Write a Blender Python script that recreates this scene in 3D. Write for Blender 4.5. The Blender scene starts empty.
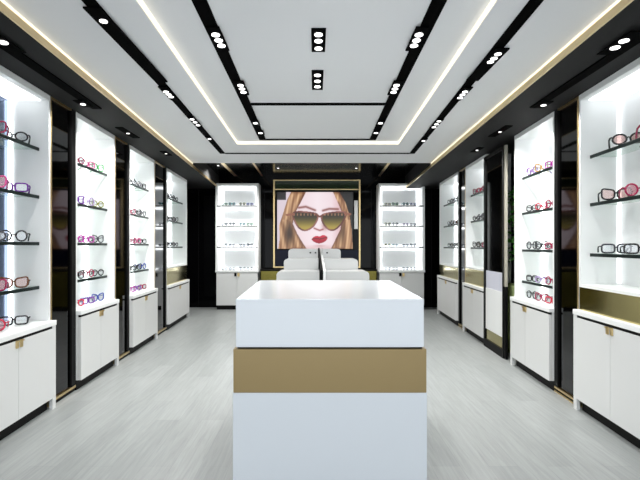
import bpy, bmesh, math, random
from mathutils import Vector, Matrix
random.seed(7)
scn = bpy.context.scene
COL = scn.collection
EYE = 1.45

# ------------------------------------------------------------------ materials
def mat(name, color, rough=0.5, metal=0.0, spec=0.5, emit=None, estr=1.0, coat=0.0):
    m = bpy.data.materials.new(name); m.use_nodes = True
    b = m.node_tree.nodes['Principled BSDF']
    b.inputs['Base Color'].default_value = (*color, 1)
    b.inputs['Roughness'].default_value = rough
    b.inputs['Metallic'].default_value = metal
    b.inputs['Specular IOR Level'].default_value = spec
    b.inputs['Coat Weight'].default_value = coat
    if emit:
        b.inputs['Emission Color'].default_value = (*emit, 1)
        b.inputs['Emission Strength'].default_value = estr
    return m

def bump(m, scale=60, strength=0.05, dist=0.002, stretch=(1, 1, 1)):
    nt = m.node_tree; b = nt.nodes['Principled BSDF']
    tc = nt.nodes.new('ShaderNodeTexCoord'); mp = nt.nodes.new('ShaderNodeMapping')
    mp.inputs['Scale'].default_value = stretch
    n = nt.nodes.new('ShaderNodeTexNoise'); n.inputs['Scale'].default_value = scale
    bp = nt.nodes.new('ShaderNodeBump'); bp.inputs['Strength'].default_value = strength
    bp.inputs['Distance'].default_value = dist
    nt.links.new(tc.outputs['Object'], mp.inputs['Vector']); nt.links.new(mp.outputs['Vector'], n.inputs['Vector'])
    nt.links.new(n.outputs['Fac'], bp.inputs['Height']); nt.links.new(bp.outputs['Normal'], b.inputs['Normal'])
    return m

def clear_mat(name, tint, gloss=0.08, alpha_mix=0.0, body=(0.5, 0.5, 0.5)):
    """thin see-through glass: transparent + a little reflection (+ some body colour)"""
    m = bpy.data.materials.new(name); m.use_nodes = True
    nt = m.node_tree; nt.nodes.clear()
    out = nt.nodes.new('ShaderNodeOutputMaterial')
    tr = nt.nodes.new('ShaderNodeBsdfTransparent'); tr.inputs['Color'].default_value = (*tint, 1)
    gl = nt.nodes.new('ShaderNodeBsdfGlossy'); gl.inputs['Roughness'].default_value = 0.04
    df = nt.nodes.new('ShaderNodeBsdfDiffuse'); df.inputs['Color'].default_value = (*body, 1)
    m1 = nt.nodes.new('ShaderNodeMixShader'); m1.inputs['Fac'].default_value = alpha_mix
    m2 = nt.nodes.new('ShaderNodeMixShader'); m2.inputs['Fac'].default_value = gloss
    nt.links.new(tr.outputs[0], m1.inputs[1]); nt.links.new(df.outputs[0], m1.inputs[2])
    nt.links.new(m1.outputs[0], m2.inputs[1]); nt.links.new(gl.outputs[0], m2.inputs[2])
    nt.links.new(m2.outputs[0], out.inputs['Surface'])
    return m

def floor_mat():
    m = mat('grey_wood_planks', (0.5, 0.5, 0.5), rough=0.38, spec=0.4)
    nt = m.node_tree; b = nt.nodes['Principled BSDF']; L = nt.links.new
    tc = nt.nodes.new('ShaderNodeTexCoord'); mp = nt.nodes.new('ShaderNodeMapping')
    mp.inputs['Rotation'].default_value = (0, 0, math.pi / 2)
    L(tc.outputs['Object'], mp.inputs['Vector'])
    br = nt.nodes.new('ShaderNodeTexBrick')
    br.inputs['Scale'].default_value = 1.0
    br.inputs['Brick Width'].default_value = 1.25; br.inputs['Row Height'].default_value = 0.19
    br.inputs['Mortar Size'].default_value = 0.0018; br.inputs['Mortar Smooth'].default_value = 0.6
    br.inputs['Color1'].default_value = (0.275, 0.293, 0.29, 1); br.inputs['Color2'].default_value = (0.32, 0.338, 0.335, 1)
    br.inputs['Mortar'].default_value = (0.25, 0.26, 0.26, 1)
    br.offset = 0.37
    L(mp.outputs['Vector'], br.inputs['Vector'])
    mp2 = nt.nodes.new('ShaderNodeMapping'); mp2.inputs['Scale'].default_value = (26, 1.4, 1)
    L(tc.outputs['Object'], mp2.inputs['Vector'])
    n = nt.nodes.new('ShaderNodeTexNoise'); n.inputs['Scale'].default_value = 1.6; n.inputs['Detail'].default_value = 8
    n.inputs['Roughness'].default_value = 0.65; n.inputs['Distortion'].default_value = 0.6
    L(mp2.outputs['Vector'], n.inputs['Vector'])
    rp = nt.nodes.new('ShaderNodeValToRGB')
    rp.color_ramp.elements[0].position = 0.3; rp.color_ramp.elements[0].color = (0.80, 0.80, 0.80, 1)
    rp.color_ramp.elements[1].position = 0.7; rp.color_ramp.elements[1].color = (1.06, 1.06, 1.06, 1)
    L(n.outputs['Fac'], rp.inputs['Fac'])
    mx = nt.nodes.new('ShaderNodeMix'); mx.data_type = 'RGBA'; mx.blend_type = 'MULTIPLY'
    mx.inputs['Factor'].default_value = 1.0
    L(br.outputs['Color'], mx.inputs['A']); L(rp.outputs['Color'], mx.inputs['B'])
    L(mx.outputs['Result'], b.inputs['Base Color'])
    bp = nt.nodes.new('ShaderNodeBump'); bp.inputs['Strength'].default_value = 0.12; bp.inputs['Distance'].default_value = 0.002
    L(n.outputs['Fac'], bp.inputs['Height']); L(bp.outputs['Normal'], b.inputs['Normal'])
    return m

M = {}
M['floor'] = floor_mat()
M['ceiling'] = bump(mat('white_ceiling_paint', (0.80, 0.81, 0.82), 0.7), 90, 0.03)
M['soffit'] = bump(mat('dark_grey_soffit', (0.017, 0.017, 0.017), 0.7, spec=0.15), 90, 0.03)
M['blackwall'] = bump(mat('black_gloss_panel', (0.002, 0.002, 0.0025), 0.05, spec=0.09), 3, 0.02)
M['blackceil'] = mat('black_ceiling_gloss', (0.002, 0.002, 0.002), 0.15, spec=0.08)
M['blackglass'] = mat('black_mirror_glass', (0.045, 0.045, 0.048), 0.05, metal=1.0)
M['deepglass'] = mat('deep_black_glass', (0.012, 0.012, 0.013), 0.05, metal=1.0)
M['black'] = mat('matt_black', (0.003, 0.003, 0.003), 0.5, spec=0.12)
M['track'] = mat('black_track_metal', (0.001, 0.001, 0.001), 0.9, spec=0.03)
M['white'] = bump(mat('white_lacquer', (0.83, 0.845, 0.84), 0.35), 40, 0.01)
M['whiteback'] = mat('white_back_panel', (0.84, 0.85, 0.86), 0.25)
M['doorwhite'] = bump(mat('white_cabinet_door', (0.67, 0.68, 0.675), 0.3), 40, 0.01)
M['counter'] = bump(mat('white_solid_surface', (0.67, 0.705, 0.74), 0.16, spec=0.5), 30, 0.01)
M['gold'] = mat('satin_gold_trim', (0.72, 0.55, 0.28), 0.3, metal=1.0)
M['goldpaint'] = mat('pale_gold_ceiling_trim', (0.80, 0.63, 0.36), 0.45, metal=0.3)
M['brass'] = bump(mat('olive_brass_mirror', (0.50, 0.43, 0.19), 0.12, metal=1.0), 2, 0.02)
M['band'] = bump(mat('brushed_tan_band', (0.265, 0.19, 0.08), 0.42, metal=0.35), 220, 0.06, stretch=(0.05, 1, 6))
M['cove'] = mat('cove_glow', (0.9, 0.85, 0.75), 0.5, emit=(1.0, 0.89, 0.66), estr=0.42)
M['seamglow'] = mat('seam_glow', (0.9, 0.85, 0.75), 0.5, emit=(1.0, 0.86, 0.60), estr=0.42)
M['led'] = mat('led_strip', (1, 1, 1), 0.5, emit=(0.95, 0.98, 1.0), estr=2.4)
M['lamp'] = mat('spot_lamp', (1, 1, 1), 0.5, emit=(1.0, 0.98, 0.95), estr=1.1)
M['lampoff'] = mat('spot_reflector', (0.55, 0.55, 0.55), 0.25, metal=0.9)
M['shelfglass'] = clear_mat('glass_shelf', (0.93, 0.97, 0.95), 0.07, 0.12, (0.75, 0.82, 0.80))
M['shelfedge'] = mat('dark_green_glass_edge', (0.004, 0.011, 0.010), 0.3, spec=0.15)
M['bluemirror'] = mat('blue_grey_mirror', (0.10, 0.13, 0.20), 0.12, metal=0.9)
M['displaywhite'] = mat('display_white', (0.46, 0.47, 0.47), 0.3)
M['lavender'] = mat('lavender_reflection', (0.62, 0.63, 0.72), 0.3)
M['navy'] = mat('navy_gloss', (0.004, 0.005, 0.014), 0.2, spec=0.1)
M['greenglass'] = mat('dark_green_glass', (0.012, 0.03, 0.008), 0.08)
M['lens'] = clear_mat('clear_lens', (0.90, 0.91, 0.92), 0.08, 0.05, (0.85, 0.85, 0.88))
M['lenspink'] = clear_mat('pink_lens', (0.82, 0.58, 0.62), 0.08, 0.16, (0.6, 0.3, 0.36))
M['lensbrown'] = clear_mat('rosy_brown_lens', (0.84, 0.70, 0.68), 0.08, 0.12, (0.6, 0.46, 0.44))
M['lenssmoke'] = clear_mat('smoke_lens', (0.55, 0.57, 0.59), 0.06, 0.08, (0.2, 0.2, 0.2))
M['leddim'] = mat('dim_fill_led', (1, 1, 1), 0.5, emit=(0.95, 0.98, 1.0), estr=0.50)
M['ledsoft'] = mat('soft_led_strip', (1, 1, 1), 0.5, emit=(0.95, 0.98, 1.0), estr=2.0)
M['darkbrass'] = mat('dark_brass', (0.14, 0.12, 0.03), 0.2, metal=1.0)
M['leaf'] = mat('green_leaf', (0.07, 0.30, 0.03), 0.45)
M['lime'] = mat('pale_lime_fabric', (0.50, 0.60, 0.25), 0.7)
FR = {}
for n, c in {'black': (0.008, 0.008, 0.01), 'dark grey': (0.05, 0.05, 0.06), 'pink': (0.55, 0.06, 0.22), 'crimson': (0.30, 0.01, 0.06),
             'red': (0.50, 0.015, 0.05), 'green': (0.03, 0.22, 0.05), 'purple': (0.16, 0.03, 0.30), 'magenta': (0.40, 0.02, 0.30),
             'blue': (0.03, 0.06, 0.35), 'tortoiseshell brown': (0.13, 0.045, 0.015), 'amber': (0.38, 0.20, 0.03), 'teal': (0.02, 0.22, 0.25),
             'olive': (0.20, 0.20, 0.03), 'yellow': (0.55, 0.48, 0.04), 'lilac': (0.35, 0.25, 0.45), 'silver': (0.35, 0.35, 0.37)}.items():
    FR[n] = mat(n.replace(' ', '_') + '_frame', c, 0.25, metal=0.6 if n == 'silver' else 0.0)

# ------------------------------------------------------------------ helpers
def link(o): COL.objects.link(o); return o

def thing(name, label, cat, loc=(0, 0, 0), group=None, rz=0):
    o = bpy.data.objects.new(name, None); link(o)
    o.empty_display_size = 0.1
    o.location = loc; o.rotation_euler = (0, 0, rz)
    o['label'] = label; o['category'] = cat
    if group: o['group'] = group
    return o

def rootloc(p):
    v = Vector((0, 0, 0))
    while p is not None:
        v += p.location; p = p.parent
    return v

def bevel(bm, w, seg=2):
    if w <= 0: return
    es = [e for e in bm.edges if len(e.link_faces) == 2 and e.calc_face_angle(0) > 0.6]
    bmesh.ops.bevel(bm, geom=es, offset=w, segments=seg, affect='EDGES', profile=0.5, clamp_overlap=True)

def part(name, bm, m, parent=None, bev=0.0, smooth=False, label=None):
    """world-space bmesh -> one mesh object (origin at the parent's base)"""
    bmesh.ops.recalc_face_normals(bm, faces=bm.faces)
    if bev: bevel(bm, bev)
    off = rootloc(parent) if parent is not None else Vector((0, 0, 0))
    if parent is not None: bmesh.ops.translate(bm, verts=bm.verts, vec=-off)
    me = bpy.data.meshes.new(name); bm.to_mesh(me); bm.free()
    for mm in (m if isinstance(m, (list, tuple)) else [m]): me.materials.append(mm)
    if smooth:
        for p in me.polygons: p.use_smooth = True
    o = bpy.data.objects.new(name, me); link(o)
    if parent is not None: o.parent = parent
    if label: o['label'] = label
    return o

def centre(o):
    """move a parentless mesh's origin to the middle of its base"""
    me = o.data
    xs = [v.co.x for v in me.vertices]; ys = [v.co.y for v in me.vertices]; zs = [v.co.z for v in me.vertices]
    c = Vector(((min(xs) + max(xs)) / 2, (min(ys) + max(ys)) / 2, min(zs)))
    me.transform(Matrix.Translation(-c)); o.location = o.location + c
    return o

def tag(o, label, cat, group=None):
    o['label'] = label; o['category'] = cat
    if group: o['group'] = group
    return o

def struct(o): o['kind'] = 'structure'; return o

def hexa(bm, pts):
    """8 points: bottom ring 4, top ring 4"""
    v = [bm.verts.new(p) for p in pts]
    for f in ((0, 1, 2, 3), (4, 5, 6, 7), (0, 1, 5, 4), (1, 2, 6, 5), (2, 3, 7, 6), (3, 0, 4, 7)):
        bm.faces.new([v[i] for i in f])
    return v

def box(x0, x1, y0, y1, z0, z1, bm=None):
    bm = bm or bmesh.new()
    hexa(bm, [(x0, y0, z0), (x1, y0, z0), (x1, y1, z0), (x0, y1, z0), (x0, y0, z1), (x1, y0, z1), (x1, y1, z1), (x0, y1, z1)])
    return bm

def slab(poly, z0, z1, bm=None):
    bm = bm or bmesh.new()
    lo = [bm.verts.new((x, y, z0)) for x, y in poly]; hi = [bm.verts.new((x, y, z1)) for x, y in poly]
    bm.faces.new(lo); bm.faces.new(hi)
    n = len(poly)
    for i in range(n): bm.faces.new([lo[i], lo[(i + 1) % n], hi[(i + 1) % n], hi[i]])
    return bm

def disc(x, y, z, r, h, bm=None, n=20):
    return slab([(x + r * math.cos(2 * math.pi * i / n), y + r * math.sin(2 * math.pi * i / n)) for i in range(n)], z - h, z, bm)

class Wall:
    """a side wall: d = depth into the shop, v = distance behind the cabinets' front plane"""
    def __init__(s, a, b, side): s.a, s.b, s.side = a, b, side
    def p(s, d, v, z):
        x = s.a + s.b * d
        n = math.hypot(1, s.b)
        return Vector((x + s.side * v / n, d - s.b * s.side * v / n, z))
    def box(s, d0, d1, v0, v1, z0, z1, bm=None):
        bm = bm or bmesh.new()
        hexa(bm, [s.p(d0, v0, z0), s.p(d1, v0, z0), s.p(d1, v1, z0), s.p(d0, v1, z0),
                  s.p(d0, v0, z1), s.p(d1, v0, z1), s.p(d1, v1, z1), s.p(d0, v1, z1)])
        return bm
LW = Wall(-2.183, -0.05, -1)
RW = Wall(2.142, 0.0528, 1)

BACK = 10.63
SOF = 2.80     # dark side soffits
CEI = 2.87     # white ceiling
TRAY = 2.912    # raised middle tray
ZE = 7.7       # where the white ceiling stops
NEAR = -1.2
lx = lambda y: -1.656 - 0.0597 * y
rx = lambda y: 1.634 + 0.0439 * y
tlx = lambda y: -0.993 - 0.0178 * y
trx = lambda y: 0.971 + 0.0295 * y
TB = 6.3

# ------------------------------------------------------------------ room shell
struct(part('floor', box(-4.2, 4.2, NEAR, BACK + 0.15, -0.1, 0), M['floor']))
bm = bmesh.new()
slab([(lx(NEAR), NEAR), (tlx(NEAR), NEAR), (tlx(TB), TB), (tlx(TB), ZE), (lx(ZE), ZE)], CEI, CEI + 0.2, bm)
slab([(trx(NEAR), NEAR), (rx(NEAR), NEAR), (rx(ZE), ZE), (trx(TB), ZE), (trx(TB), TB)], CEI, CEI + 0.2, bm)
slab([(tlx(TB), TB), (trx(TB), TB), (trx(TB), ZE), (tlx(TB), ZE)], CEI, CEI + 0.2, bm)
slab([(tlx(NEAR), NEAR), (trx(NEAR), NEAR), (trx(TB), TB), (tlx(TB), TB)], TRAY, TRAY + 0.14, bm)
struct(part('ceiling', bm, M['ceiling']))
for nm, f, s in (('ceiling_left', lx, -1), ('ceiling_right', rx, 1)):
    struct(part(nm, slab([(f(NEAR), NEAR), (f(BACK), BACK), (s * 3.9, BACK), (s * 3.9, NEAR)], SOF, SOF + 0.55), M['soffit']))
struct(part('ceiling_back', slab([(lx(ZE) , ZE + 0.002), (rx(ZE), ZE + 0.002), (rx(BACK), BACK), (lx(BACK), BACK)], 3.10, 3.30), M['blackceil']))
# gold seam strips on the inner faces of the soffits, with a warm glowing line above
k = 1
for f, s in ((lx, 1), (rx, -1)):
    def strip(y0, y1, a, b, z0, z1):
        return slab([(f(y0) + s * a, y0), (f(y0) + s * b, y0), (f(y1) + s * b, y1), (f(y1) + s * a, y1)], z0, z1)
    o = struct(part('trim_%d' % k, strip(NEAR, ZE, 0.0, 0.012, SOF - 0.004, SOF + 0.046), M['goldpaint'])); k += 1
    o = struct(part('trim_%d' % k, strip(NEAR, ZE, 0.0, 0.008, SOF + 0.046, CEI), M['seamglow'])); k += 1
    o = struct(part('trim_%d' % k, strip(ZE, BACK - 0.01, 0.0, 0.012, SOF - 0.004, SOF + 0.04), M['gold'])); k += 1
# cove glow all round the tray
bm = bmesh.new()
e = 0.008
slab([(tlx(NEAR), NEAR), (tlx(NEAR) + e, NEAR), (tlx(TB) + e, TB), (tlx(TB), TB)], CEI + 0.004, TRAY, bm)
slab([(trx(NEAR) - e, NEAR), (trx(NEAR), NEAR), (trx(TB), TB), (trx(TB) - e, TB)], CEI + 0.004, TRAY, bm)
slab([(tlx(TB) + e, TB - e), (trx(TB) - e, TB - e), (trx(TB) - e, TB), (tlx(TB) + e, TB)], CEI + 0.004, TRAY, bm)
struct(part('trim_%d' % k, bm, M['cove'])); k += 1
# walls
struct(part('wall_left', LW.box(NEAR, BACK + 0.3, 0.46, 0.6, 0, SOF), M['blackwall']))
struct(part('wall_right', RW.box(NEAR, BACK + 0.3, 0.80, 0.94, 0, SOF), M['blackwall']))
struct(part('wall_back', box(-3.9, 3.9, BACK, BACK + 0.12, 0, 3.3), M['blackwall']))
# gold strips standing in for lines mirrored in the back ceiling; back wall panel seams
for x0, x1, w in ((-1.87, -1.93, 0.075), (-1.25, -1.29, 0.045), (1.39, 1.46, 0.06), (2.02, 2.10, 0.06)):
    struct(part('trim_%d' % k, slab([(x0, ZE + 0.05), (x0 + w, ZE + 0.05), (x1 + w, BACK - 0.02), (x1, BACK - 0.02)], 3.094, 3.10), M['gold'])); k += 1
for x, w in ((-2.78, 0.012), (-1.22, 0.012), (1.30, 0.012), (2.72, 0.012)):
    struct(part('trim_%d' % k, box(x, x + w, BACK - 0.006, BACK, 0, 2.79), M['black'])); k += 1

# ------------------------------------------------------------------ wall cabinets
SH_L = (2.325, 1.90, 1.485, 1.095)
SH_R = (2.285, 1.855, 1.41, 1.03)
LEDW = 0.03
def cabinet(W, d0, d1, shelves, ctop, label, gold=None, backmat=None, split=None, dep=0.36, led='led', fill_top=False):
    """white display niche over a base cabinet. gold=(z0,z1): brass fascia above the worktop"""
    c = W.p((d0 + d1) / 2, 0.15, 0)
    t = thing('display_cabinet', label, 'cabinet', c, 'white display cabinets along the side walls')
    th = 0.025
    top = SOF - 0.002
    nb = gold[1] + 0.025 if gold else ctop           # niche floor
    bm = bmesh.new()
    W.box(d0, d0 + th, 0, dep, ctop, top, bm); W.box(d1 - th, d1, 0, dep, ctop, top, bm)
    W.box(d0 + th, d1 - th, 0, dep, top - 0.05, top, bm)
    if gold: W.box(d0 + th, d1 - th, 0.0, dep, gold[1], nb, bm)
    part('niche_shell', bm, M['white'], t)
    part('back_panel', W.box(d0 + th, d1 - th, dep - 0.015, dep, nb, top - 0.05), backmat or M['whiteback'], t,
         label='blue grey mirrored back panel' if backmat else None)
    # leds: vertical in both back corners, one along the top, widened in the nearest cabinets as added fill light
    for a in (d0 + th + 0.001, d1 - th - 0.012):
        part('light_strip', W.box(a, a + 0.011, dep - 0.015 - LEDW, dep - 0.0155, nb + 0.01, top - 0.06), M[led], t)
    part('light_strip', W.box(d0 + th + 0.02, d1 - th - 0.02, (0.06 if fill_top else dep - 0.06), dep - 0.03, top - 0.062, top - 0.0505), M['leddim' if fill_top else led], t)
    for z in shelves:
        s = part('glass_shelf', W.box(d0 + th, d1 - th - 0.001, 0.093, dep - 0.05, z - 0.016, z), M['shelfglass'], t)
        part('shelf_edge', W.box(d0 + th, d1 - th - 0.001, 0.081, 0.093, z - 0.029, z), M['shelfedge'], s, bev=0.002)
    if gold:
        part('brass_fascia', W.box(d0 + 0.012, d1 - 0.012, -0.003, 0.02, ctop, gold[1]), M['brass'], t)
        part('fascia_box', W.box(d0 + th, d1 - th, 0.021, dep, ctop, gold[1] - 0.001), M['white'], t)
    pr = -0.05                                        # base stands a little proud
    part('worktop', W.box(d0 - 0.002, d1 + 0.012, pr, dep, ctop - 0.045, ctop - 0.001), M['white'], t, bev=0.004)
    bm = bmesh.new()
    W.box(d0, d1, pr + 0.03, dep, 0.10, ctop - 0.046, bm)
    W.box(d1 - 0.055, d1, pr + 0.002, pr + 0.031, 0.0, ctop - 0.046, bm)
    part('base_body', bm, M['doorwhite'], t)
    part('shadow_gap', W.box(d0, d1 - 0.056, pr + 0.006, pr + 0.029, ctop - 0.066, ctop - 0.046), M['black'], t)
    part('plinth', W.box(d0, d1 - 0.056, pr + 0.05, dep, 0.0, 0.099), M['black'], t)
    m = split or (d0 + d1 - 0.055) / 2
    zt = ctop - 0.068
    for a, b, hs in ((d0 + 0.001, m - 0.0015, -1), (m + 0.0015, d1 - 0.057, 1)):
        d = part('door', W.box(a, b, pr, pr + 0.028, 0.10, zt), M['doorwhite'], t, bev=0.002)
        e0 = m + hs * 0.014
        e1 = m + hs * 0.040
        bm = W.box(min(e0, e1), max(e0, e1), pr - 0.012, pr - 0.0005, zt - 0.055, zt + 0.004)
        W.box(min(e0, e1), max(e0, e1), pr - 0.022, pr - 0.012, zt - 0.008, zt + 0.004, bm)
        part('handle', bm, M['gold'], d, label='small brass pull tab')
    return t

LC = [cabinet(LW, 2.96, 4.04, SH_L, 0.785, 'white lit display cabinet nearest the camera on the left wall', backmat=M['bluemirror'], split=3.49, fill_top=True),
      cabinet(LW, 4.52, 5.50, SH_L, 0.80, 'second white lit display cabinet from the camera on the left wall'),
      cabinet(LW, 5.99, 7.07, SH_L, 0.79, 'third white lit display cabinet from the camera on the left wall'),
      cabinet(LW, 7.74, 9.22, (2.325, 1.92, 1.44), 0.77, 'farthest white display cabinet on the left wall, above a brass strip', gold=(0.77, 1.06))]
RC = [cabinet(RW, 2.93, 4.03, (2.255, 1.83, 1.385), 0.885, 'white display cabinet nearest the camera on the right wall, with broad brass strip', gold=(0.885, 1.085), split=3.48, led='leddim', fill_top=True),
      cabinet(RW, 4.50, 5.52, SH_R, 0.83, 'white display cabinet second from the camera on the right wall, without brass strip', split=5.08),
      cabinet(RW, 6.59, 7.67, (2.31, 1.87, 1.43), 0.83, 'white display cabinet third on the right wall, just beyond the tall framed mirror', gold=(0.83, 1.075)),
      cabinet(RW, 8.13, 9.66, (2.32, 1.87, 1.43), 0.83, 'farthest white display cabinet on the right wall, with brass strip', gold=(0.83, 1.055))]

# ------------------------------------------------------------------ dark mirror panels between the cabinets
def mirror(W, d0, d1, label, stile=0.085, gold_near=True, far_stile=True):
    t = thing('mirror_panel', label, 'mirror panel', W.p((d0 + d1) / 2, 0.03, 0), 'dark mirror panels between the cabinets')
    d0 += 0.004; d1 -= 0.004
    a, b = d0 + 0.012, d1 - (stile if far_stile else 0.012)
    part('mirror_glass', W.box(a, b, 0.02, 0.05, 0.06, SOF - 0.02), M['blackglass'], t)
    bm = W.box(b, d1, 0.0, 0.06, 0.06, SOF - 0.003)
    part('stile', bm, M['black'], t, bev=0.002)
    bm = W.box(d0, a, 0.0, 0.06, 0.0, SOF - 0.003)
    W.box(a, d1, 0.0, 0.06, 0.035, 0.058, bm)
    W.box(a, b, 0.0, 0.06, SOF - 0.019, SOF - 0.003, bm)
    part('gold_trim', bm, M['gold'], t, label='thin gold edging')
    part('base_strip', W.box(a, d1, 0.01, 0.06, 0.0, 0.034), M['black'], t)
    return t
mirror(LW, 4.051, 4.518, 'tall black mirror panel nearest the camera on the left wall, edged in gold')
mirror(LW, 5.513, 5.99, 'tall narrow black mirror panel between second and third left cabinets', stile=0.07)
mirror(LW, 7.083, 7.74, 'tall black mirror panel between third and farthest left cabinets', stile=0.07)
# right one nearest: gold on the near side too
def mirror_r(d0, d1, label):
    W = RW
    t = thing('mirror_panel', label, 'mirror panel', W.p((d0 + d1) / 2, 0.03, 0), 'dark mirror panels between the cabinets')
    d0 += 0.004; d1 -= 0.004
    a, b = d0 + 0.014, d1 - 0.07
    part('mirror_glass', W.box(a, b, 0.02, 0.05, 0.06, SOF - 0.02), M['blackglass'], t)
    part('stile', W.box(b, d1, 0.0, 0.06, 0.06, SOF - 0.003), M['black'], t, bev=0.002)
    bm = W.box(d0, a, 0.0, 0.06, 0.0, SOF - 0.003)
    W.box(a, d1, 0.0, 0.06, 0.035, 0.055, bm); W.box(a, d1, 0.0, 0.06, 0.0, 0.015, bm)
    W.box(a, b, 0.0, 0.06, SOF - 0.019, SOF - 0.003, bm)
    part('gold_trim', bm, M['gold'], t, label='thin gold edging')
    part('base_strip', W.box(a, d1, 0.01, 0.06, 0.016, 0.034), M['black'], t)
mirror_r(4.043, 4.50, 'tall black mirror panel nearest the camera on the right wall, edged in gold')
mirror_r(7.683, 8.13, 'slim dark mirror panel between the two farthest right cabinets')

# framed standing mirror on the right with a cabinet's reflection built as coloured lower panels
t = thing('standing_mirror', 'tall black framed mirror with pale and gold reflection built as panels, beside the green plant', 'mirror', RW.p(6.2, -0.01, 0))
D0, D1 = 5.74, 6.575
bm = RW.box(D0 + 0.05, D0 + 0.085, -0.04, 0.02, 0, 2.74); RW.box(D1 - 0.05, D1, -0.04, 0.02, 0, 2.74, bm)
RW.box(D0 + 0.085, D1 - 0.05, -0.04, 0.02, 2.70, 2.74, bm); RW.box(D0 + 0.085, D1 - 0.05, -0.04, 0.02, 0, 0.11, bm)
part('frame', bm, M['black'], t)
part('gold_stile', RW.box(D0, D0 + 0.049, -0.03, 0.0, 0.93, 2.74), mat('pale_gold_stile', (0.72, 0.68, 0.58), 0.3, metal=0.6), t, label='pale gold edge stile')
part('lower_stile', RW.box(D0, D0 + 0.049, -0.03, 0.0, 0.0, 0.929), M['black'], t)
part('mirror_glass', RW.box(D0 + 0.085, D1 - 0.05, -0.02, 0.0, 1.10, 2.70), M['deepglass'], t)
part('pale_reflection', RW.box(D0 + 0.085, D1 - 0.05, -0.02, 0.0, 0.85, 1.099), M['lavender'], t)
part('white_reflection', RW.box(D0 + 0.085, D1 - 0.05, -0.026, 0.0, 0.26, 0.849), M['white'], t)
part('gold_reflection', RW.box(D0 + 0.085, D1 - 0.05, -0.024, 0.0, 0.111, 0.259), M['brass'], t)
# green plant in the recess behind it
t = thing('potted_plant', 'leafy green plant seen through the gap beside the tall framed mirror', 'plant', RW.p(6.22, 0.36, 0))
bm = bmesh.new()
rnd = random.Random(3)
for i in range(420):
    d = 6.2 + rnd.uniform(-0.26, 0.26); v = 0.38 + rnd.uniform(-0.22, 0.22); z = rnd.uniform(1.22, 2.3)
    c = RW.p(d, v, z); L = rnd.uniform(0.05, 0.09)
    ax = Vector((rnd.uniform(-1, 1), rnd.uniform(-1, 1), rnd.uniform(-0.6, 0.6))).normalized()
    sd = ax.cross(Vector((rnd.uniform(-1, 1), rnd.uniform(-1, 1), 1))).normalized()
    up = ax.cross(sd) * 0.01
    vs = [bm.verts.new(c - ax * L / 2), bm.verts.new(c + sd * L * 0.28 + up), bm.verts.new(c + ax * L / 2), bm.verts.new(c - sd * L * 0.28 + up)]
    bm.faces.new(vs)
me_leaf = part('foliage', bm, M['leaf'], t)
bm = bmesh.new()
for i in range(7):
    a = RW.p(6.2 + rnd.uniform(-0.05, 0.05), 0.38 + rnd.uniform(-0.05, 0.05), 0.9); b = RW.p(6.2 + rnd.uniform(-0.2, 0.2), 0.38 + rnd.uniform(-0.15, 0.15), 2.1)
    w = 0.006
    hexa(bm, [a + Vector((-w, -w, 0)), a + Vector((w, -w, 0)), a + Vector((w, w, 0)), a + Vector((-w, w, 0)),
              b + Vector((-w, -w, 0)), b + Vector((w, -w, 0)), b + Vector((w, w, 0)), b + Vector((-w, w, 0))])
part('stem', bm, mat('plant_stem', (0.07, 0.06, 0.02), 0.6), t)
part('pot', RW.box(5.96, 6.44, 0.14, 0.62, 0.0, 0.92), M['lime'], t, bev=0.02)
for o in (t.children): pass

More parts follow.
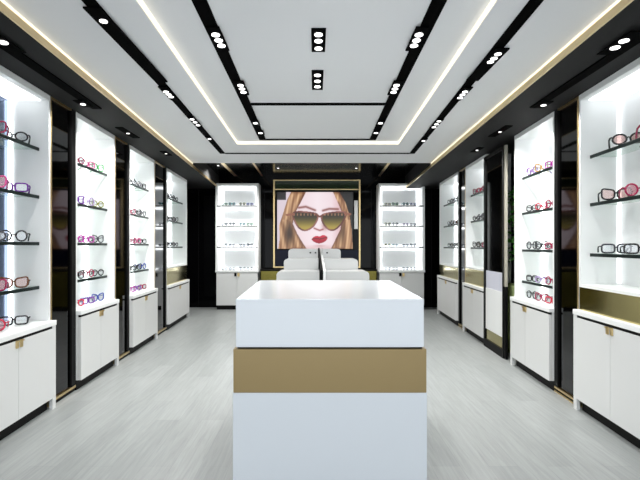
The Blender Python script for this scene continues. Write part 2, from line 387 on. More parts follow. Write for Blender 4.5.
# ------------------------------------------------------------------ back wall: two display cabinets
def back_cabinet(x0, x1, label):
    y0, y1 = BACK - 0.40, BACK - 0.004
    yf = BACK - 0.40
    t = thing('wall_display', label, 'cabinet', ((x0 + x1) / 2, (y0 + y1) / 2, 0), 'white lit display cabinets on the back wall')
    th = 0.05; top = 2.874; nb = 0.90
    bm = bmesh.new()
    box(x0, x0 + th, y0, y1, nb, top, bm); box(x1 - th, x1, y0, y1, nb, top, bm); box(x0 + th, x1 - th, y0, y1, top - th, top, bm)
    part('niche_shell', bm, M['white'], t)
    part('back_panel', box(x0 + th, x1 - th, y1 - 0.02, y1, nb, top - th), M['whiteback'], t)
    zs = [2.36, 1.90, 1.42]
    for z in zs:
        s = part('shelf', box(x0 + th, x1 - th, y0 + 0.01, y1 - 0.021, z - 0.012, z + 0.018), M['white'], t)
        part('shelf_edge', box(x0 + th - 0.02, x1 - th + 0.02, y0 - 0.004, y0 + 0.0095, z - 0.016, z + 0.012), mat('grey_shelf_edge', (0.12, 0.12, 0.12), 0.4), s)
    lv = [nb] + [z + 0.018 for z in reversed(zs)]; hv = [z - 0.012 for z in reversed(zs)] + [top - th]
    for a, b in zip(lv, hv):
        bm = box(x0 + th + 0.002, x0 + th + 0.055, y1 - 0.035, y1 - 0.021, a + 0.005, b - 0.005)
        box(x1 - th - 0.055, x1 - th - 0.002, y1 - 0.035, y1 - 0.021, a + 0.005, b - 0.005, bm)
        box(x0 + th + 0.056, x1 - th - 0.056, y1 - 0.035, y1 - 0.021, b - 0.045, b - 0.005, bm); box(x0 + th + 0.056, x1 - th - 0.056, y1 - 0.035, y1 - 0.021, a + 0.005, a + 0.03, bm)
        part('light_strip', bm, M['ledsoft'], t)
    part('worktop', box(x0 - 0.005, x1 + 0.005, y0 - 0.012, y1, nb - 0.05, nb - 0.001), M['white'], t, bev=0.004)
    part('base_body', box(x0 + 0.02, x1 - 0.02, y0 + 0.03, y1, 0.10, nb - 0.051), M['doorwhite'], t)
    part('plinth', box(x0 + 0.02, x1 - 0.02, y0 + 0.05, y1, 0, 0.099), M['black'], t)
    m = (x0 + x1) / 2
    for a, b, hs in ((x0 + 0.02, m - 0.003, -1), (m + 0.003, x1 - 0.02, 1)):
        d = part('door', box(a, b, y0, y0 + 0.029, 0.10, nb - 0.06), M['doorwhite'], t, bev=0.002)
        e0, e1 = sorted((m + hs * 0.012, m + hs * 0.06))
        part('handle', box(e0, e1, y0 - 0.02, y0 - 0.0005, nb - 0.14, nb - 0.062), M['black'] if hs < 0 else M['gold'], d)
    return t
back_cabinet(-2.285, -1.305, 'white lit display cabinet left of the portrait screen on the black back wall')
back_cabinet(1.425, 2.475, 'white lit display cabinet right of the portrait screen on the black back wall')

# ------------------------------------------------------------------ the portrait screen
def in_poly(x, y, poly):
    c = False; n = len(poly); j = n - 1
    for i in range(n):
        xi, yi = poly[i]; xj, yj = poly[j]
        if (yi > y) != (yj > y) and x < (xj - xi) * (y - yi) / (yj - yi) + xi: c = not c
        j = i
    return c
def seg_d(x, y, pl, closed=False):
    best = 1e9; n = len(pl)
    for i in range(n if closed else n - 1):
        ax, ay = pl[i]; bx, by = pl[(i + 1) % n]
        dx, dy = bx - ax, by - ay; L = dx * dx + dy * dy
        tt = max(0, min(1, ((x - ax) * dx + (y - ay) * dy) / L)) if L else 0
        best = min(best, math.hypot(x - ax - tt * dx, y - ay - tt * dy))
    return best
def mixc(a, b, t): t = max(0, min(1, t)); return tuple(a[i] * (1 - t) + b[i] * t for i in range(3))
def smooth_poly(pts, n=4):
    out = []
    N = len(pts)
    for i in range(N):
        p0, p1, p2, p3 = (pts[(i + k_) % N] for k_ in (-1, 0, 1, 2))
        for j in range(n):
            t = j / n
            out.append(tuple(0.5 * (2 * p1[c] + (p2[c] - p0[c]) * t + (2 * p0[c] - 5 * p1[c] + 4 * p2[c] - p3[c]) * t * t + (3 * p1[c] - p0[c] - 3 * p2[c] + p3[c]) * t ** 3) for c in (0, 1)))
    return out
FACE = [(170, 80), (352, 80), (372, 140), (396, 210), (386, 290), (355, 345), (325, 405), (160, 405), (138, 350), (124, 290), (118, 215), (146, 150)]
HAIRL = [(105, 80), (188, 80), (152, 150), (120, 210), (112, 262), (138, 318), (160, 355), (192, 405), (30, 405), (40, 340), (36, 270), (62, 190), (84, 120)]
HAIRR = [(334, 80), (372, 86), (404, 140), (428, 215), (440, 290), (447, 405), (322, 405), (348, 352), (376, 296), (392, 215), (366, 150)]
LENSL = smooth_poly([(112, 208), (148, 194), (238, 204), (252, 224), (236, 262), (206, 290), (170, 297), (134, 268)])
LENSR = smooth_poly([(272, 226), (290, 206), (378, 195), (408, 204), (390, 250), (352, 290), (318, 295), (286, 266)])
LIPS = smooth_poly([(216, 347), (242, 328), (262, 331), (281, 323), (306, 335), (294, 358), (264, 370), (238, 366)])
def portrait(x, y):
    c = (0.84, 0.78, 0.82)
    if x > 330: c = (0.03, 0.03, 0.05)
    if x < 75 and y < 130: c = (0.10, 0.08, 0.10)
    skin = (0.92, 0.83, 0.85)
    if in_poly(x, y, FACE):
        s = mixc((0.95, 0.89, 0.91), skin, abs(x - 250) / 120)
        s = mixc(s, (0.80, 0.60, 0.60), max(0, (x - 330) / 90))
        s = mixc(s, (0.78, 0.58, 0.56), max(0, (y - 375) / 60))
        s = mixc(s, (0.66, 0.46, 0.46), 0.9 * math.exp(-((x - 292) / 17) ** 2 - ((y - 270) / 26) ** 2))
        s = mixc(s, (0.55, 0.25, 0.25), 0.9 * math.exp(-(seg_d(x, y, [(232, 286), (246, 292), (262, 298), (280, 292)]) / 4.5) ** 2))
        s = mixc(s, (0.45, 0.22, 0.20), 0.85 * math.exp(-(seg_d(x, y, [(146, 172), (185, 166), (236, 186)]) / 6) ** 2))
        s = mixc(s, (0.45, 0.22, 0.20), 0.85 * math.exp(-(seg_d(x, y, [(280, 188), (315, 178), (364, 180)]) / 6) ** 2))
        s = mixc(s, (0.70, 0.50, 0.50), 0.5 * math.exp(-((x - 262) / 30) ** 2 - ((y - 384) / 7) ** 2))
        c = s
    for P, k_ in ((HAIRL, 0), (HAIRR, 1)):
        if in_poly(x, y, P):
            st = 0.5 + 0.5 * math.sin((x - 0.32 * (y - 80) * (1 if k_ else -1) * (1 if y < 240 else -0.4)) * 0.16 + 2.2 * math.sin(y * 0.012))
            st2 = 0.5 + 0.5 * math.sin(x * 0.37 + y * 0.05)
            h = mixc((0.50, 0.33, 0.21), (0.90, 0.73, 0.56), 0.65 * st + 0.35 * st2)
            dk = math.exp(-((x - 92) / 26) ** 2 - ((y - 315) / 62) ** 2) if not k_ else 0.6 * math.exp(-((x - 385) / 18) ** 2 - ((y - 300) / 70) ** 2)
            h = mixc(h, (0.20, 0.12, 0.05), dk)
            h = mixc(h, (0.38, 0.22, 0.14), 0.75 * math.exp(-(seg_d(x, y, P) / 12) ** 2) if (k_ == 0 and x > 100) or (k_ == 1 and x < 400) else 0)
            c = h
    for P in (LENSL, LENSR):
        d = seg_d(x, y, P, True)
        if in_poly(x, y, P):
            g = mixc((0.13, 0.11, 0.02), (0.66, 0.58, 0.24), (y - 215) / 66)
            c = g
        if d < 4.5: c = mixc((0.36, 0.17, 0.15), (0.66, 0.45, 0.40), 0.35 + 0.35 * math.sin(x * 0.06 + y * 0.05))
        if 203 < y < 216 and in_poly(x, y, P) and math.sin(x * 0.33) > 0.2: c = mixc(c, (0.75, 0.55, 0.45), 0.7)
    if seg_d(x, y, [(245, 214), (262, 222), (278, 214)]) < 5: c = (0.42, 0.22, 0.17)
    if seg_d(x, y, [(78, 212), (118, 208)]) < 6 or seg_d(x, y, [(402, 204), (432, 208)]) < 6: c = (0.55, 0.34, 0.26)
    if in_poly(x, y, LIPS):
        c = mixc((0.80, 0.14, 0.26), (0.58, 0.05, 0.14), (y - 325) / 46)
        if seg_d(x, y, [(214, 346), (245, 343), (262, 346), (284, 341), (308, 335)]) < 2.5: c = (0.36, 0.03, 0.08)
    return c

SX0, SX1, SZ0, SZ1, SY = -0.91, 0.865, 1.385, 2.715, BACK - 0.075
t = thing('advertising_screen', 'large lit screen showing a blonde woman in heart shaped olive sunglasses, on the back wall', 'screen', (0, BACK - 0.05, SZ0 - 0.02))
bm = bmesh.new()
NX, NY = 168, 126
lay = bm.loops.layers.float_color.new('Col')
vv = [[bm.verts.new((SX0 + (SX1 - SX0) * i / NX, SY, SZ0 + (SZ1 - SZ0) * j / NY)) for i in range(NX + 1)] for j in range(NY + 1)]
lin = lambda v: v ** 2.2
cc = [[portrait(25 + 422 * i / NX, 400 - 315 * j / NY) for i in range(NX + 1)] for j in range(NY + 1)]
for j in range(NY):
    for i in range(NX):
        f = bm.faces.new([vv[j][i], vv[j][i + 1], vv[j + 1][i + 1], vv[j + 1][i]])
        for l, (jj, ii) in zip(f.loops, ((j, i), (j, i + 1), (j + 1, i + 1), (j + 1, i))):
            c = cc[jj][ii]; l[lay] = (lin(c[0]), lin(c[1]), lin(c[2]), 1)
ms = bpy.data.materials.new('screen_picture'); ms.use_nodes = True
nt = ms.node_tree; b = nt.nodes['Principled BSDF']
at = nt.nodes.new('ShaderNodeVertexColor'); at.layer_name = 'Col'
b.inputs['Base Color'].default_value = (0.01, 0.01, 0.01, 1); b.inputs['Roughness'].default_value = 0.3
nt.links.new(at.outputs['Color'], b.inputs['Emission Color']); b.inputs['Emission Strength'].default_value = 0.43
SCREEN = b
scr = part('display', bm, ms, t, label='lit portrait picture')
part('housing', box(SX0 - 0.02, SX1 + 0.02, SY + 0.004, BACK - 0.004, SZ0 - 0.02, SZ1 + 0.02), M['black'], t, bev=0.003)
# gold frame around it with dark glass head band
t = thing('gold_frame', 'thin gold rectangle frame surrounding the portrait screen on the back wall', 'frame', (0.03, BACK - 0.05, 0.94))
bm = bmesh.new()
GX0, GX1, GZ0, GZ1 = -1.0, 1.04, 0.94, 3.0
gy0, gy1 = BACK - 0.10, BACK - 0.004
w = 0.035
box(GX0, GX0 + w, gy0, gy1, GZ0, GZ1, bm); box(GX1 - w, GX1, gy0, gy1, GZ0, GZ1, bm)
box(GX0 + w, GX1 - w, gy0, gy1, GZ1 - 0.02, GZ1, bm); box(GX0 + w, GX1 - w, gy0, gy1, 2.765, 2.785, bm)
box(GX0 + w, GX1 - w, gy0, gy1, GZ0, GZ0 + 0.03, bm)
part('frame_bar', bm, M['gold'], t)
part('head_band', box(GX0 + w, GX1 - w, BACK - 0.06, gy1, 2.786, GZ1 - 0.021), M['greenglass'], t, label='dark green glass band')
part('lower_band', box(GX0 + w, GX1 - w, BACK - 0.06, gy1, GZ0 + 0.031, SZ0 - 0.025), M['navy'], t, label='dark navy gloss panel')
part('reflected_strip', box(0.90, 0.985, BACK - 0.05, gy1, 1.85, 2.52), M['displaywhite'], t, label='narrow pale reflection built as a panel')  # pale slab in place of a reflection beside the screen
# brass-fronted low counter under the screen
t = thing('back_counter', 'low brass fronted counter below the portrait screen', 'counter', (0.05, BACK - 0.25, 0))
part('top', box(-1.27, 1.39, BACK - 0.42, BACK - 0.105, 0.88, 0.92), M['black'], t, bev=0.004)
part('brass_front', box(-1.25, 1.37, BACK - 0.41, BACK - 0.395, 0.10, 0.879), M['darkbrass'], t)
part('body', box(-1.25, 1.37, BACK - 0.394, BACK - 0.11, 0.0, 0.879), M['black'], t)

# ------------------------------------------------------------------ stepped display behind the counter
t = thing('stepped_display', 'white stepped display stand with rounded corners, split by a black divider, behind the counter', 'display stand', (0.09, 6.4, 0))
def tier(x0, x1, y0, y1, top, r, rl, rr):
    """upright block with rounded top corners, seen from the front"""
    prof = [(x0, 0.0), (x1, 0.0)]
    if rr:
        prof += [(x1 - r + r * math.cos(a), top - r + r * math.sin(a)) for a in [math.pi / 2 * i / 6 for i in range(7)]]
    else: prof += [(x1, top)]
    if rl:
        prof += [(x0 + r + r * math.cos(a), top - r + r * math.sin(a)) for a in [math.pi / 2 + math.pi / 2 * i / 6 for i in range(7)]]
    else: prof += [(x0, top)]
    bm = bmesh.new()
    A = [bm.verts.new((x, y0, z)) for x, z in prof]; B = [bm.verts.new((x, y1, z)) for x, z in prof]
    bm.faces.new(A); bm.faces.new(B)
    n = len(prof)
    for i in range(n): bm.faces.new([A[i], A[(i + 1) % n], B[(i + 1) % n], B[i]])
    return bm
for (x0, x1, y0, y1, z) in ((-0.527, 0.045, 6.0, 6.49, 1.11), (-0.465, 0.035, 6.5, 6.99, 1.262), (-0.43, 0.03, 7.0, 7.5, 1.405)):
    part('tier', tier(x0, x1, y0, y1, z, 0.05, True, False), M['displaywhite'], t)
for (x0, x1, y0, y1, z) in ((0.135, 0.71, 6.0, 6.49, 1.11), (0.115, 0.607, 6.5, 6.99, 1.262), (0.10, 0.385, 7.0, 7.5, 1.405)):
    part('tier', tier(x0, x1, y0, y1, z, 0.05, False, True), M['displaywhite'], t)
bm = bmesh.new()
hexa(bm, [(0.065, 5.97, 0), (0.095, 5.97, 0), (0.065, 7.5, 0), (0.04, 7.5, 0), (0.065, 5.97, 1.13), (0.095, 5.97, 1.13), (0.06, 7.5, 1.42), (0.035, 7.5, 1.42)])
part('divider', bm, M['black'], t, label='black upright divider')
bm = bmesh.new()
hexa(bm, [(0.096, 5.98, 0), (0.13, 5.98, 0), (0.097, 7.5, 0), (0.066, 7.5, 0), (0.096, 5.98, 1.12), (0.13, 5.98, 1.115), (0.097, 7.5, 1.41), (0.061, 7.5, 1.41)])
part('divider_cheek', bm, M['white'], t)
t2 = None
for x, z in ((-0.06, 0), (0.0, 0), (0.21, 0)):
    pass
bm = bmesh.new()
for x in (-0.10, -0.02, 0.16):
    box(x, x + 0.025, 6.992, 6.9995, 1.335, 1.355, bm)
part('vent_slot', bm, M['black'], t)

# ------------------------------------------------------------------ reception counter
t = thing('reception_counter', 'large white block counter with tan metallic band, front centre of the shop', 'counter', (0.077, 3.1, 0))
def trap(hw0, hw1, y0, y1, z0, z1, cx=0.077):
    return slab([(cx - hw0, y0), (cx + hw0, y0), (cx + hw1, y1), (cx - hw1, y1)], z0, z1)
part('upper_block', trap(0.523, 0.562, 2.5, 3.87, 0.887, 1.155), M['counter'], t, bev=0.003)
part('shadow_line', trap(0.515, 0.55, 2.515, 3.85, 0.878, 0.887), M['black'], t)
part('metal_band', trap(0.535, 0.572, 2.492, 3.875, 0.637, 0.878), M['band'], t, bev=0.002, label='tan brushed metal band')
part('lower_block', trap(0.538, 0.575, 2.49, 3.878, 0.06, 0.637), M['counter'], t, bev=0.003)
part('plinth', trap(0.50, 0.54, 2.54, 3.84, 0.0, 0.06), M['black'], t)

# ------------------------------------------------------------------ ceiling tracks and spotlights
def cpt(px, py, h):
    """where the photograph's line of sight through a pixel meets the ceiling height h"""
    y = (h - EYE) * 450 / (246 - py); return ((px - 316) / 450 * y, y)
def track(name, pts, w, h, label, drop=0.012, group='black ceiling light tracks'):
    bm = bmesh.new()
    for (x0, y0), (x1, y1) in zip(pts, pts[1:]):
        d = Vector((x1 - x0, y1 - y0)).normalized(); n = Vector((-d.y, d.x)) * w / 2
        slab([(x0 + n.x, y0 + n.y), (x1 + n.x, y1 + n.y), (x1 - n.x, y1 - n.y), (x0 - n.x, y0 - n.y)], h - drop, h - 0.0005, bm)
    return tag(centre(part(name, bm, M['track'])), label, 'light track', group)
it = TRAY
track('light_track', [(-0.665, 0.2), (-0.73, 6.17)], 0.088, it, 'long black light track on the raised ceiling panel, left side')
track('light_track', [(0.70, 0.2), (0.775, 6.17)], 0.088, it, 'long black light track on the raised ceiling panel, right side')
track('light_track', [(-0.675, 4.62), (0.71, 4.62)], 0.05, it, 'thin black cross track across the middle of the raised ceiling panel')
track('light_track', [(-0.69, 6.15), (0.735, 6.15)], 0.04, it, 'thin black cross track at the far end of the raised ceiling panel')
olx = lambda y: -1.237 - 0.0276 * y
orx = lambda y: 1.15 + 0.046 * y
track('light_track', [(olx(0.2), 0.2), (olx(6.87), 6.87)], 0.075, CEI, 'long black light track between raised panel and left gold seam')
track('light_track', [(orx(0.2), 0.2), (orx(6.87), 6.87)], 0.075, CEI, 'long black light track between raised panel and right gold seam')
track('light_track', [(olx(6.87) + 0.04, 6.87), (orx(6.87) - 0.04, 6.87)], 0.035, CEI, 'thin black cross track just before the black back ceiling')
def slx(y): return -2.07 - 0.03 * y
track('slot_track', [cpt(-20, 28, SOF), cpt(97, 108, SOF)], 0.09, SOF, 'long black slot light track in the dark left soffit', group='black slots in the soffits')
track('slot_track', [cpt(662, 22, SOF), cpt(534, 107, SOF)], 0.085, SOF, 'long black slot light track in the dark right soffit', group='black slots in the soffits')

def spot_light(x, y, z, e, ang=150):
    l = bpy.data.lights.new('spot_beam', 'SPOT'); l.energy = e; l.spot_size = math.radians(ang); l.spot_blend = 0.8
    l.shadow_soft_size = 0.06; l.color = (1.0, 0.985, 0.96)
    o = bpy.data.objects.new('spot_beam', l); link(o); o.location = (x, y, z)
    return o

SPOT_E = 12.5
def module(pts, w, length, label, lit, h, drop=0.03, r=0.028, e=SPOT_E, cat='spotlight', shift=0.0):
    """a box let into the track with lamps; pts = (x,y) centres of the lamps"""
    cx = sum(p[0] for p in pts) / len(pts); cy = sum(p[1] for p in pts) / len(pts)
    t = thing('spotlight', label, cat, (cx, cy, h - drop), 'recessed ceiling spotlights')
    L = length / 2
    bm = bmesh.new()
    box(cx - w / 2, cx + w / 2, cy - L + shift, cy + L + shift, h - drop + 0.006, h - 0.013 if drop > 0.02 else h - 0.0005, bm)
    part('housing', bm, M['track'], t, bev=0.002)
    for p in pts:
        part('lamp', disc(p[0], p[1], h - drop + 0.0055, r, 0.005), M['lamp'] if lit else M['lampoff'], t)
    s = spot_light(cx, cy, h - drop - 0.02, e); s.parent = t; s.location = (0, 0, -0.02); s.name = 'beam'
def lamps(pl, h): return [cpt(a, b, h) for a, b in pl]
side = {-1: 'left', 1: 'right'}
inner = [([(215.7, 31), (218.7, 36.7), (221.4, 42)], [(419, 31), (416.5, 36.7), (414, 42)], 'nearest', 0.36),
         ([(240.5, 82.5), (242, 86), (243.5, 89.5)], [(396.5, 82.5), (395, 86), (393.5, 89.5)], 'second', 0.36),
         ([(255.5, 121)], [(380.5, 121)], 'third', 0.2), ([(260.5, 131)], [(376, 131)], 'farthest', 0.2)]
for L_, R_, word, ln in inner:
    for pl, s in ((L_, 'left'), (R_, 'right')):
        n = 'triple' if len(pl) == 3 else 'single'
        module(lamps(pl, it), 0.084, ln, 'black %s spotlight on the %s raised panel track, %s from the camera' % (n, s, word), True, it)
outer = [([(103.5, 17)], [(498, 50.5), (494, 55), (490.5, 58.5)], 'nearest', 0.3), ([(166, 89), (168.5, 91.5), (171, 94)], [(465, 89), (462.5, 92), (460, 95)], 'second', 0.36),
         ([(192, 117), (195, 120), (198, 123)], [(439, 119), (436.5, 122), (434, 125)], 'third', 0.36), ([(209.5, 137)], [(423.5, 139)], 'farthest', 0.2)]
for L_, R_, word, ln in outer:
    for pl, s in ((L_, 'left'), (R_, 'right')):
        n = 'triple' if len(pl) == 3 else 'single'
        wd = 0.105 if word == 'nearest' else 0.074
        module(lamps(pl, CEI), wd, (1.2 if s == 'left' else 0.62) if word == 'nearest' else ln, 'black %s spotlight on the %s outer track near gold seam, %s from the camera' % (n, s, word), True, CEI, r=0.024,
               shift=(0.45 if s == 'left' else 0.16) if word == 'nearest' else 0.0)
module(lamps([(318.5, 33), (318.5, 39.5), (318.5, 47)], it), 0.10, 0.36, 'black triple recessed spotlight box in mid ceiling, nearer the camera', True, it, 0.015)
module(lamps([(317.5, 74), (317.5, 80), (317.5, 85.5)], it), 0.10, 0.46, 'black triple recessed spotlight box in mid ceiling, farther from the camera', True, it, 0.015)
soff = [([(3, 39)], [(624, 37.5), (615, 44.5)], 'nearest', 0.34), ([(83, 102)], [(543.5, 103)], 'second', 0.2), ([(128, 132.5)], [(500, 131)], 'third', 0.5), ([(166, 153)], [(477, 149.5)], 'farthest', 0.3)]
for L_, R_, word, ln in soff:
    for pl, s in ((L_, 'left'), (R_, 'right')):
        module(lamps(pl, SOF), 0.088, ln, 'black recessed spotlight in the dark %s soffit, %s from the camera' % (s, word), True, SOF, 0.026 if word in ('nearest', 'second') else 0.015, r={'nearest': 0.03, 'second': 0.024}.get(word, 0.017), e=SPOT_E * {'nearest': 1.25, 'second': 1.6, 'third': 2.6, 'farthest': 4.2}[word])

for x, y, wd in ((-2.0, 9.2, 'above the left back cabinet'), (-0.8, 9.5, 'left of the portrait screen'), (0.85, 9.5, 'right of the portrait screen'), (2.1, 9.2, 'above the right back cabinet')):  # added fill spots that brighten the back cabinets
    module([(x, y)], 0.07, 0.09, 'added small fill spotlight in the black back ceiling, ' + wd, True, 3.10, 0.012, r=0.022, e=65)

# ------------------------------------------------------------------ eyeglasses
def rim_outline(style, cx):
    pts = []
    N = 22
    for i in range(N):
        a = 2 * math.pi * i / N
        c, s = math.cos(a), math.sin(a)
        if style == 'round': x, z = 0.024 * c, 0.0225 * s
        elif style == 'rectangular':
            e = 0.5; x = 0.028 * math.copysign(abs(c) ** e, c); z = 0.018 * math.copysign(abs(s) ** e, s)
        elif style == 'cat-eye':
            x = 0.028 * math.copysign(abs(c) ** 0.75, c); z = 0.021 * math.copysign(abs(s) ** 0.8, s)
            ox = x * (1 if cx > 0 else -1)
            if s > 0: z += 0.010 * max(0, ox / 0.028); x *= 1.0 + 0.10 * s
        else:   # oval
            x, z = 0.027 * c, 0.019 * s
        pts.append(Vector((cx + x, 0, z)))
    for p in pts: p.z *= 1.18
    return pts
def tube(bm, pts, r, closed=False, n=6, rz=None):
    """tube through pts (list of Vectors)"""
    rings = []
    N = len(pts)
    for i, p in enumerate(pts):
        a = pts[(i - 1) % N] if closed or i > 0 else p
        b_ = pts[(i + 1) % N] if closed or i < N - 1 else p
        tng = (b_ - a).normalized()
        ref = Vector((0, 1, 0)) if abs(tng.y) < 0.8 else Vector((1, 0, 0))
        s1 = tng.cross(ref).normalized(); s2 = tng.cross(s1).normalized()
        r1 = r[i] if isinstance(r, list) else r
        rings.append([bm.verts.new(p + s1 * math.cos(2 * math.pi * k_ / n) * r1 + s2 * math.sin(2 * math.pi * k_ / n) * r1 * (rz or 1)) for k_ in range(n)])
    for i in range(N if closed else N - 1):
        A, B = rings[i], rings[(i + 1) % N]
        for k_ in range(n): bm.faces.new([A[k_], A[(k_ + 1) % n], B[(k_ + 1) % n], B[k_]])
    if not closed: bm.faces.new(rings[0]); bm.faces.new(rings[-1])
def mesh_of(name, bm, nslot=1, smooth=True):
    bmesh.ops.recalc_face_normals(bm, faces=bm.faces)
    me = bpy.data.meshes.new(name); bm.to_mesh(me); bm.free()
    for p in me.polygons: p.use_smooth = smooth
    for i in range(nslot): me.materials.append(M['black'])
    return me
LIB = {}
def glasses_meshes(style):
    if style in LIB: return LIB[style]
    out = {}
    dx = 0.034
    L, R = rim_outline(style, -dx), rim_outline(style, dx)
    zmin = min(p.z for p in L) - 0.0052
    up = Vector((0, 0, -zmin))
    bm = bmesh.new()
    for P in (L, R): tube(bm, [p + up for p in P], 0.0042, True)
    ti = 0.004
    xin = max(p.x for p in L) ; 
    tube(bm, [Vector((xin - 0.001, 0, ti)) + up, Vector((0, -0.002, ti + 0.003)) + up, Vector((-xin + 0.001, 0, ti)) + up], 0.0032)
    ztop = 0.010
    xo = dx + 0.026
    for s in (-1, 1):
        tube(bm, [Vector((s * (xo - 0.001), 0, ztop)) + up, Vector((s * (xo + 0.007), 0.002, ztop + 0.001)) + up, Vector((s * (xo + 0.009), 0.007, ztop + 0.001)) + up], 0.0034)
    out['front_frame'] = bm
    for s, P, nm in ((-1, L, 'lens_a'), (1, R, 'lens_b')):
        b2 = bmesh.new()
        q = [b2.verts.new(p + up + Vector((0, -0.0006, 0))) for p in P]; b2.faces.new(q)
        q2 = [b2.verts.new(p + up + Vector((0, 0.0006, 0))) for p in P]; b2.faces.new(q2)
        for i in range(len(q)): b2.faces.new([q[i], q[(i + 1) % len(q)], q2[(i + 1) % len(q)], q2[i]])
        out[nm] = b2
        b3 = bmesh.new()
        H = -zmin + ztop + 0.001
        tube(b3, [Vector((s * (xo + 0.009), 0.0075, H)), Vector((s * (xo + 0.010), 0.05, H - 0.003)), Vector((s * (xo + 0.006), 0.09, H * 0.72)), Vector((s * (xo + 0.001), 0.122, 0.0068))],
             [0.0030, 0.0032, 0.0032, 0.0034], rz=1.4)
        out['temple_a' if s < 0 else 'temple_b'] = b3
    # one-piece version for the far cabinets
    whole = bmesh.new()
    for key in ('front_frame', 'temple_a', 'temple_b', 'lens_a', 'lens_b'):
        m_ = bpy.data.meshes.new('tmp'); out[key].to_mesh(m_); st = len(whole.faces); whole.from_mesh(m_)
        whole.faces.ensure_lookup_table()
        for f in whole.faces[st:]: f.material_index = 1 if key.startswith('lens') else 0
        bpy.data.meshes.remove(m_)
    res = {k_: mesh_of('eyeglasses_' + k_[:6], v, 1, not k_.startswith('lens')) for k_, v in out.items()}
    res['whole'] = mesh_of('eyeglasses', whole, 2)
    LIB[style] = res
    return res
def setmat(o, i, m): o.material_slots[i].link = 'OBJECT'; o.material_slots[i].material = m
PROTO = {}
def glasses(pos, rz, s, color, style, lens, label, group, small=False):
    ms_ = glasses_meshes(style)
    if small:
        o = bpy.data.objects.new('eyeglasses', ms_['whole']); link(o)
        setmat(o, 0, FR[color]); setmat(o, 1, M['lenssmoke'])
        tag(o, label, 'glasses', group)
        o.location = pos; o.rotation_euler = (0, 0, rz); o.scale = (s, s, s)
        return o
    t = thing('eyeglasses', label, 'glasses', pos, group, rz); t.scale = (s, s, s)
    if style not in PROTO:
        kids = []
        for key, nm in (('front_frame', 'front_frame'), ('lens_a', 'lens'), ('lens_b', 'lens'), ('temple_a', 'temple'), ('temple_b', 'temple')):
            o = bpy.data.objects.new(nm, ms_[key]); link(o); kids.append(o)
        PROTO[style] = kids
    else:
        kids = []
        for o in PROTO[style]:
            c = o.copy(); link(c); kids.append(c)
    for o in kids:
        o.parent = t
        setmat(o, 0, lens if o.name.startswith('lens') else FR[color])
    return t

ST = ['rectangular', 'cat-eye', 'round', 'oval']
ORD = ['nearest', 'second', 'third', 'fourth']
SHN = ['top shelf', 'second shelf', 'third shelf', 'fourth shelf', 'worktop']
def fill(W, sgn, us, vs, zs, cols, cabname, scale, ang, group, lens=None, names=SHN, styles=None):
    for i, z in enumerate(zs):
        row = cols[i]
        for j, col in enumerate(row):
            if col is None: continue
            stl = (styles[i][j] if styles else ST[(i * 2 + j + len(cabname)) % 4])
            le = M['lens']; lw = ''
            if lens and lens[i][j]: le = M[lens[i][j]]; lw = {'lenspink': ', pink lenses', 'lensbrown': ', rosy lenses'}[lens[i][j]]
            p = W.p(us[j], vs, z + 0.0005)
            th = math.radians(ang + random.uniform(-2, 2)) * (1 if sgn < 0 else -1)
            lab = '%s %s glasses, %s on the %s of the %s' % (col, stl, ORD[j], names[i], cabname)
            glasses(p, th, scale, col, stl, le, lab, group)
fill(LW, -1, (3.47, 3.76), 0.15, SH_L + (0.785,),
     [['crimson', 'black'], ['pink', 'purple'], ['dark grey', 'black'], ['crimson', 'tortoiseshell brown'], ['red', 'black']],
     'nearest left cabinet', 1.6, 32, 'glasses in the nearest left cabinet',
     lens=[[None, None], ['lenspink', None], [None, None], ['lenspink', 'lensbrown'], ['lenspink', None]],
     styles=[['cat-eye', 'oval'], ['cat-eye', 'rectangular'], ['oval', 'round'], ['cat-eye', 'cat-eye'], ['round', 'rectangular']])
u2 = (4.80, 5.045, 5.29)
fill(LW, -1, u2, 0.115, SH_L + (0.80,),
     [['crimson', 'pink', 'green'], ['purple', 'lilac', 'olive'], ['magenta', 'magenta', 'dark grey'], ['black', 'crimson', 'black'], ['red', 'purple', 'blue']],
     'second left cabinet', 1.53, 78, 'glasses in the second left cabinet')
fill(LW, -1, (6.37, 6.61, 6.85), 0.115, SH_L + (0.79,),
     [['black', 'dark grey', 'black'], ['crimson', 'black', 'dark grey'], ['crimson', 'pink', 'black'], ['black', 'black', 'blue'], ['magenta', 'purple', 'crimson']],
     'third left cabinet', 1.53, 78, 'glasses in the third left cabinet')
fill(LW, -1, (8.27, 8.52, 8.77), 0.115, (2.325, 1.92, 1.44),
     [['black', 'dark grey', 'black'], ['black', 'dark grey', 'black'], ['black', 'dark grey', 'dark grey']],
     'farthest left cabinet', 1.53, 78, 'glasses in the farthest left cabinet')
fill(RW, 1, (3.22, 3.58), 0.15, (2.255,), [['crimson', 'black']],
     'nearest right cabinet', 1.75, 26, 'glasses in the nearest right cabinet', lens=[[None, 'lensbrown']], styles=[['cat-eye', 'oval']])
fill(RW, 1, (3.44, 3.74), 0.15, (1.83, 1.385), [['crimson', 'black'], ['black', 'dark grey']],
     'nearest right cabinet', 1.65, 26, 'glasses in the nearest right cabinet',
     lens=[['lenspink', 'lensbrown'], [None, None]], names=['second shelf', 'third shelf'], styles=[['round', 'cat-eye'], ['rectangular', 'rectangular']])
fill(RW, 1, u2, 0.115, SH_R + (0.83,),
     [['magenta', 'amber', 'purple'], ['crimson', 'red', 'black'], ['crimson', 'black', 'dark grey'], ['crimson', 'lilac', 'black'], ['red', 'crimson', 'black']],
     'second right cabinet', 1.53, 78, 'glasses in the second right cabinet')
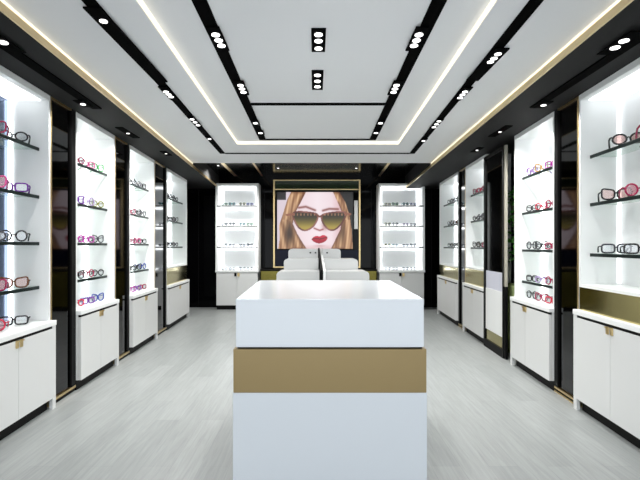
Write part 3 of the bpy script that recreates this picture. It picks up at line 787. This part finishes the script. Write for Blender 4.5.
fill(RW, 1, (6.97, 7.21, 7.45), 0.115, (2.31, 1.87, 1.43),
     [['crimson', 'red', 'crimson'], ['black', 'dark grey', 'black'], ['crimson', 'black', 'black']],
     'third right cabinet', 1.53, 78, 'glasses in the third right cabinet')
fill(RW, 1, (8.69, 8.95, 9.21), 0.115, (2.32, 1.87, 1.43),
     [['black', 'dark grey', 'black'], ['tortoiseshell brown', 'black', 'dark grey'], ['black', 'dark grey', 'black']],
     'farthest right cabinet', 1.53, 78, 'glasses in the farthest right cabinet')
BS = ['top shelf', 'second shelf', 'third shelf', 'lowest shelf']
BZ = (2.378, 1.918, 1.438, 0.90)
for cx, nm, cols in ((-1.785, 'left', [['green', 'teal', 'olive', 'blue'], ['black', 'dark grey', 'teal', 'green'], ['black', 'dark grey', 'black', 'dark grey'], ['black', 'black', 'dark grey', 'black']]),
                     (1.95, 'right', [['olive', 'green', 'teal', 'blue'], ['olive', 'dark grey', 'lilac', 'black'], ['yellow', 'teal', 'black', 'dark grey'], ['black', 'black', 'black', 'black']])):
    for i, z in enumerate(BZ):
        for j, dx in enumerate((-0.31, -0.14, 0.10, 0.27)):
            pos = ['first', 'second', 'third', 'fourth'][j]
            lab = '%s glasses, %s from left on the %s of the %s back cabinet' % (cols[i][j], pos, BS[i], nm)
            glasses((cx + dx, BACK - 0.33, z + 0.0005), 0, 1.12, cols[i][j], ST[(i + j) % 4], M['lens'], lab, 'glasses in the %s back wall cabinet' % nm, small=True)

# ------------------------------------------------------------------ light from the open shop front
W = bpy.data.worlds.new('daylight'); scn.world = W; W.use_nodes = True
bg = W.node_tree.nodes['Background']; bg.inputs['Color'].default_value = (0.90, 0.95, 1.0, 1); bg.inputs['Strength'].default_value = 1.3

# ------------------------------------------------------------------ camera
cam = bpy.data.cameras.new('camera'); co = bpy.data.objects.new('camera', cam); link(co)
co.location = (0, 0, EYE); co.rotation_euler = (math.pi / 2, 0, 0)
cam.sensor_width = 36; cam.lens = 450 / 640 * 36; cam.clip_start = 0.05
cam.shift_x = 4 / 640; cam.shift_y = 6 / 640
scn.camera = co
vs = scn.view_settings
vs.view_transform = 'Standard'; vs.look = 'None'; vs.exposure = 1.22; vs.gamma = 1.0; vs.use_curve_mapping = False
scn.cycles.use_denoising = True
scn.cycles.max_bounces = 10; scn.cycles.transparent_max_bounces = 16
scn.cycles.sample_clamp_indirect = 4.0
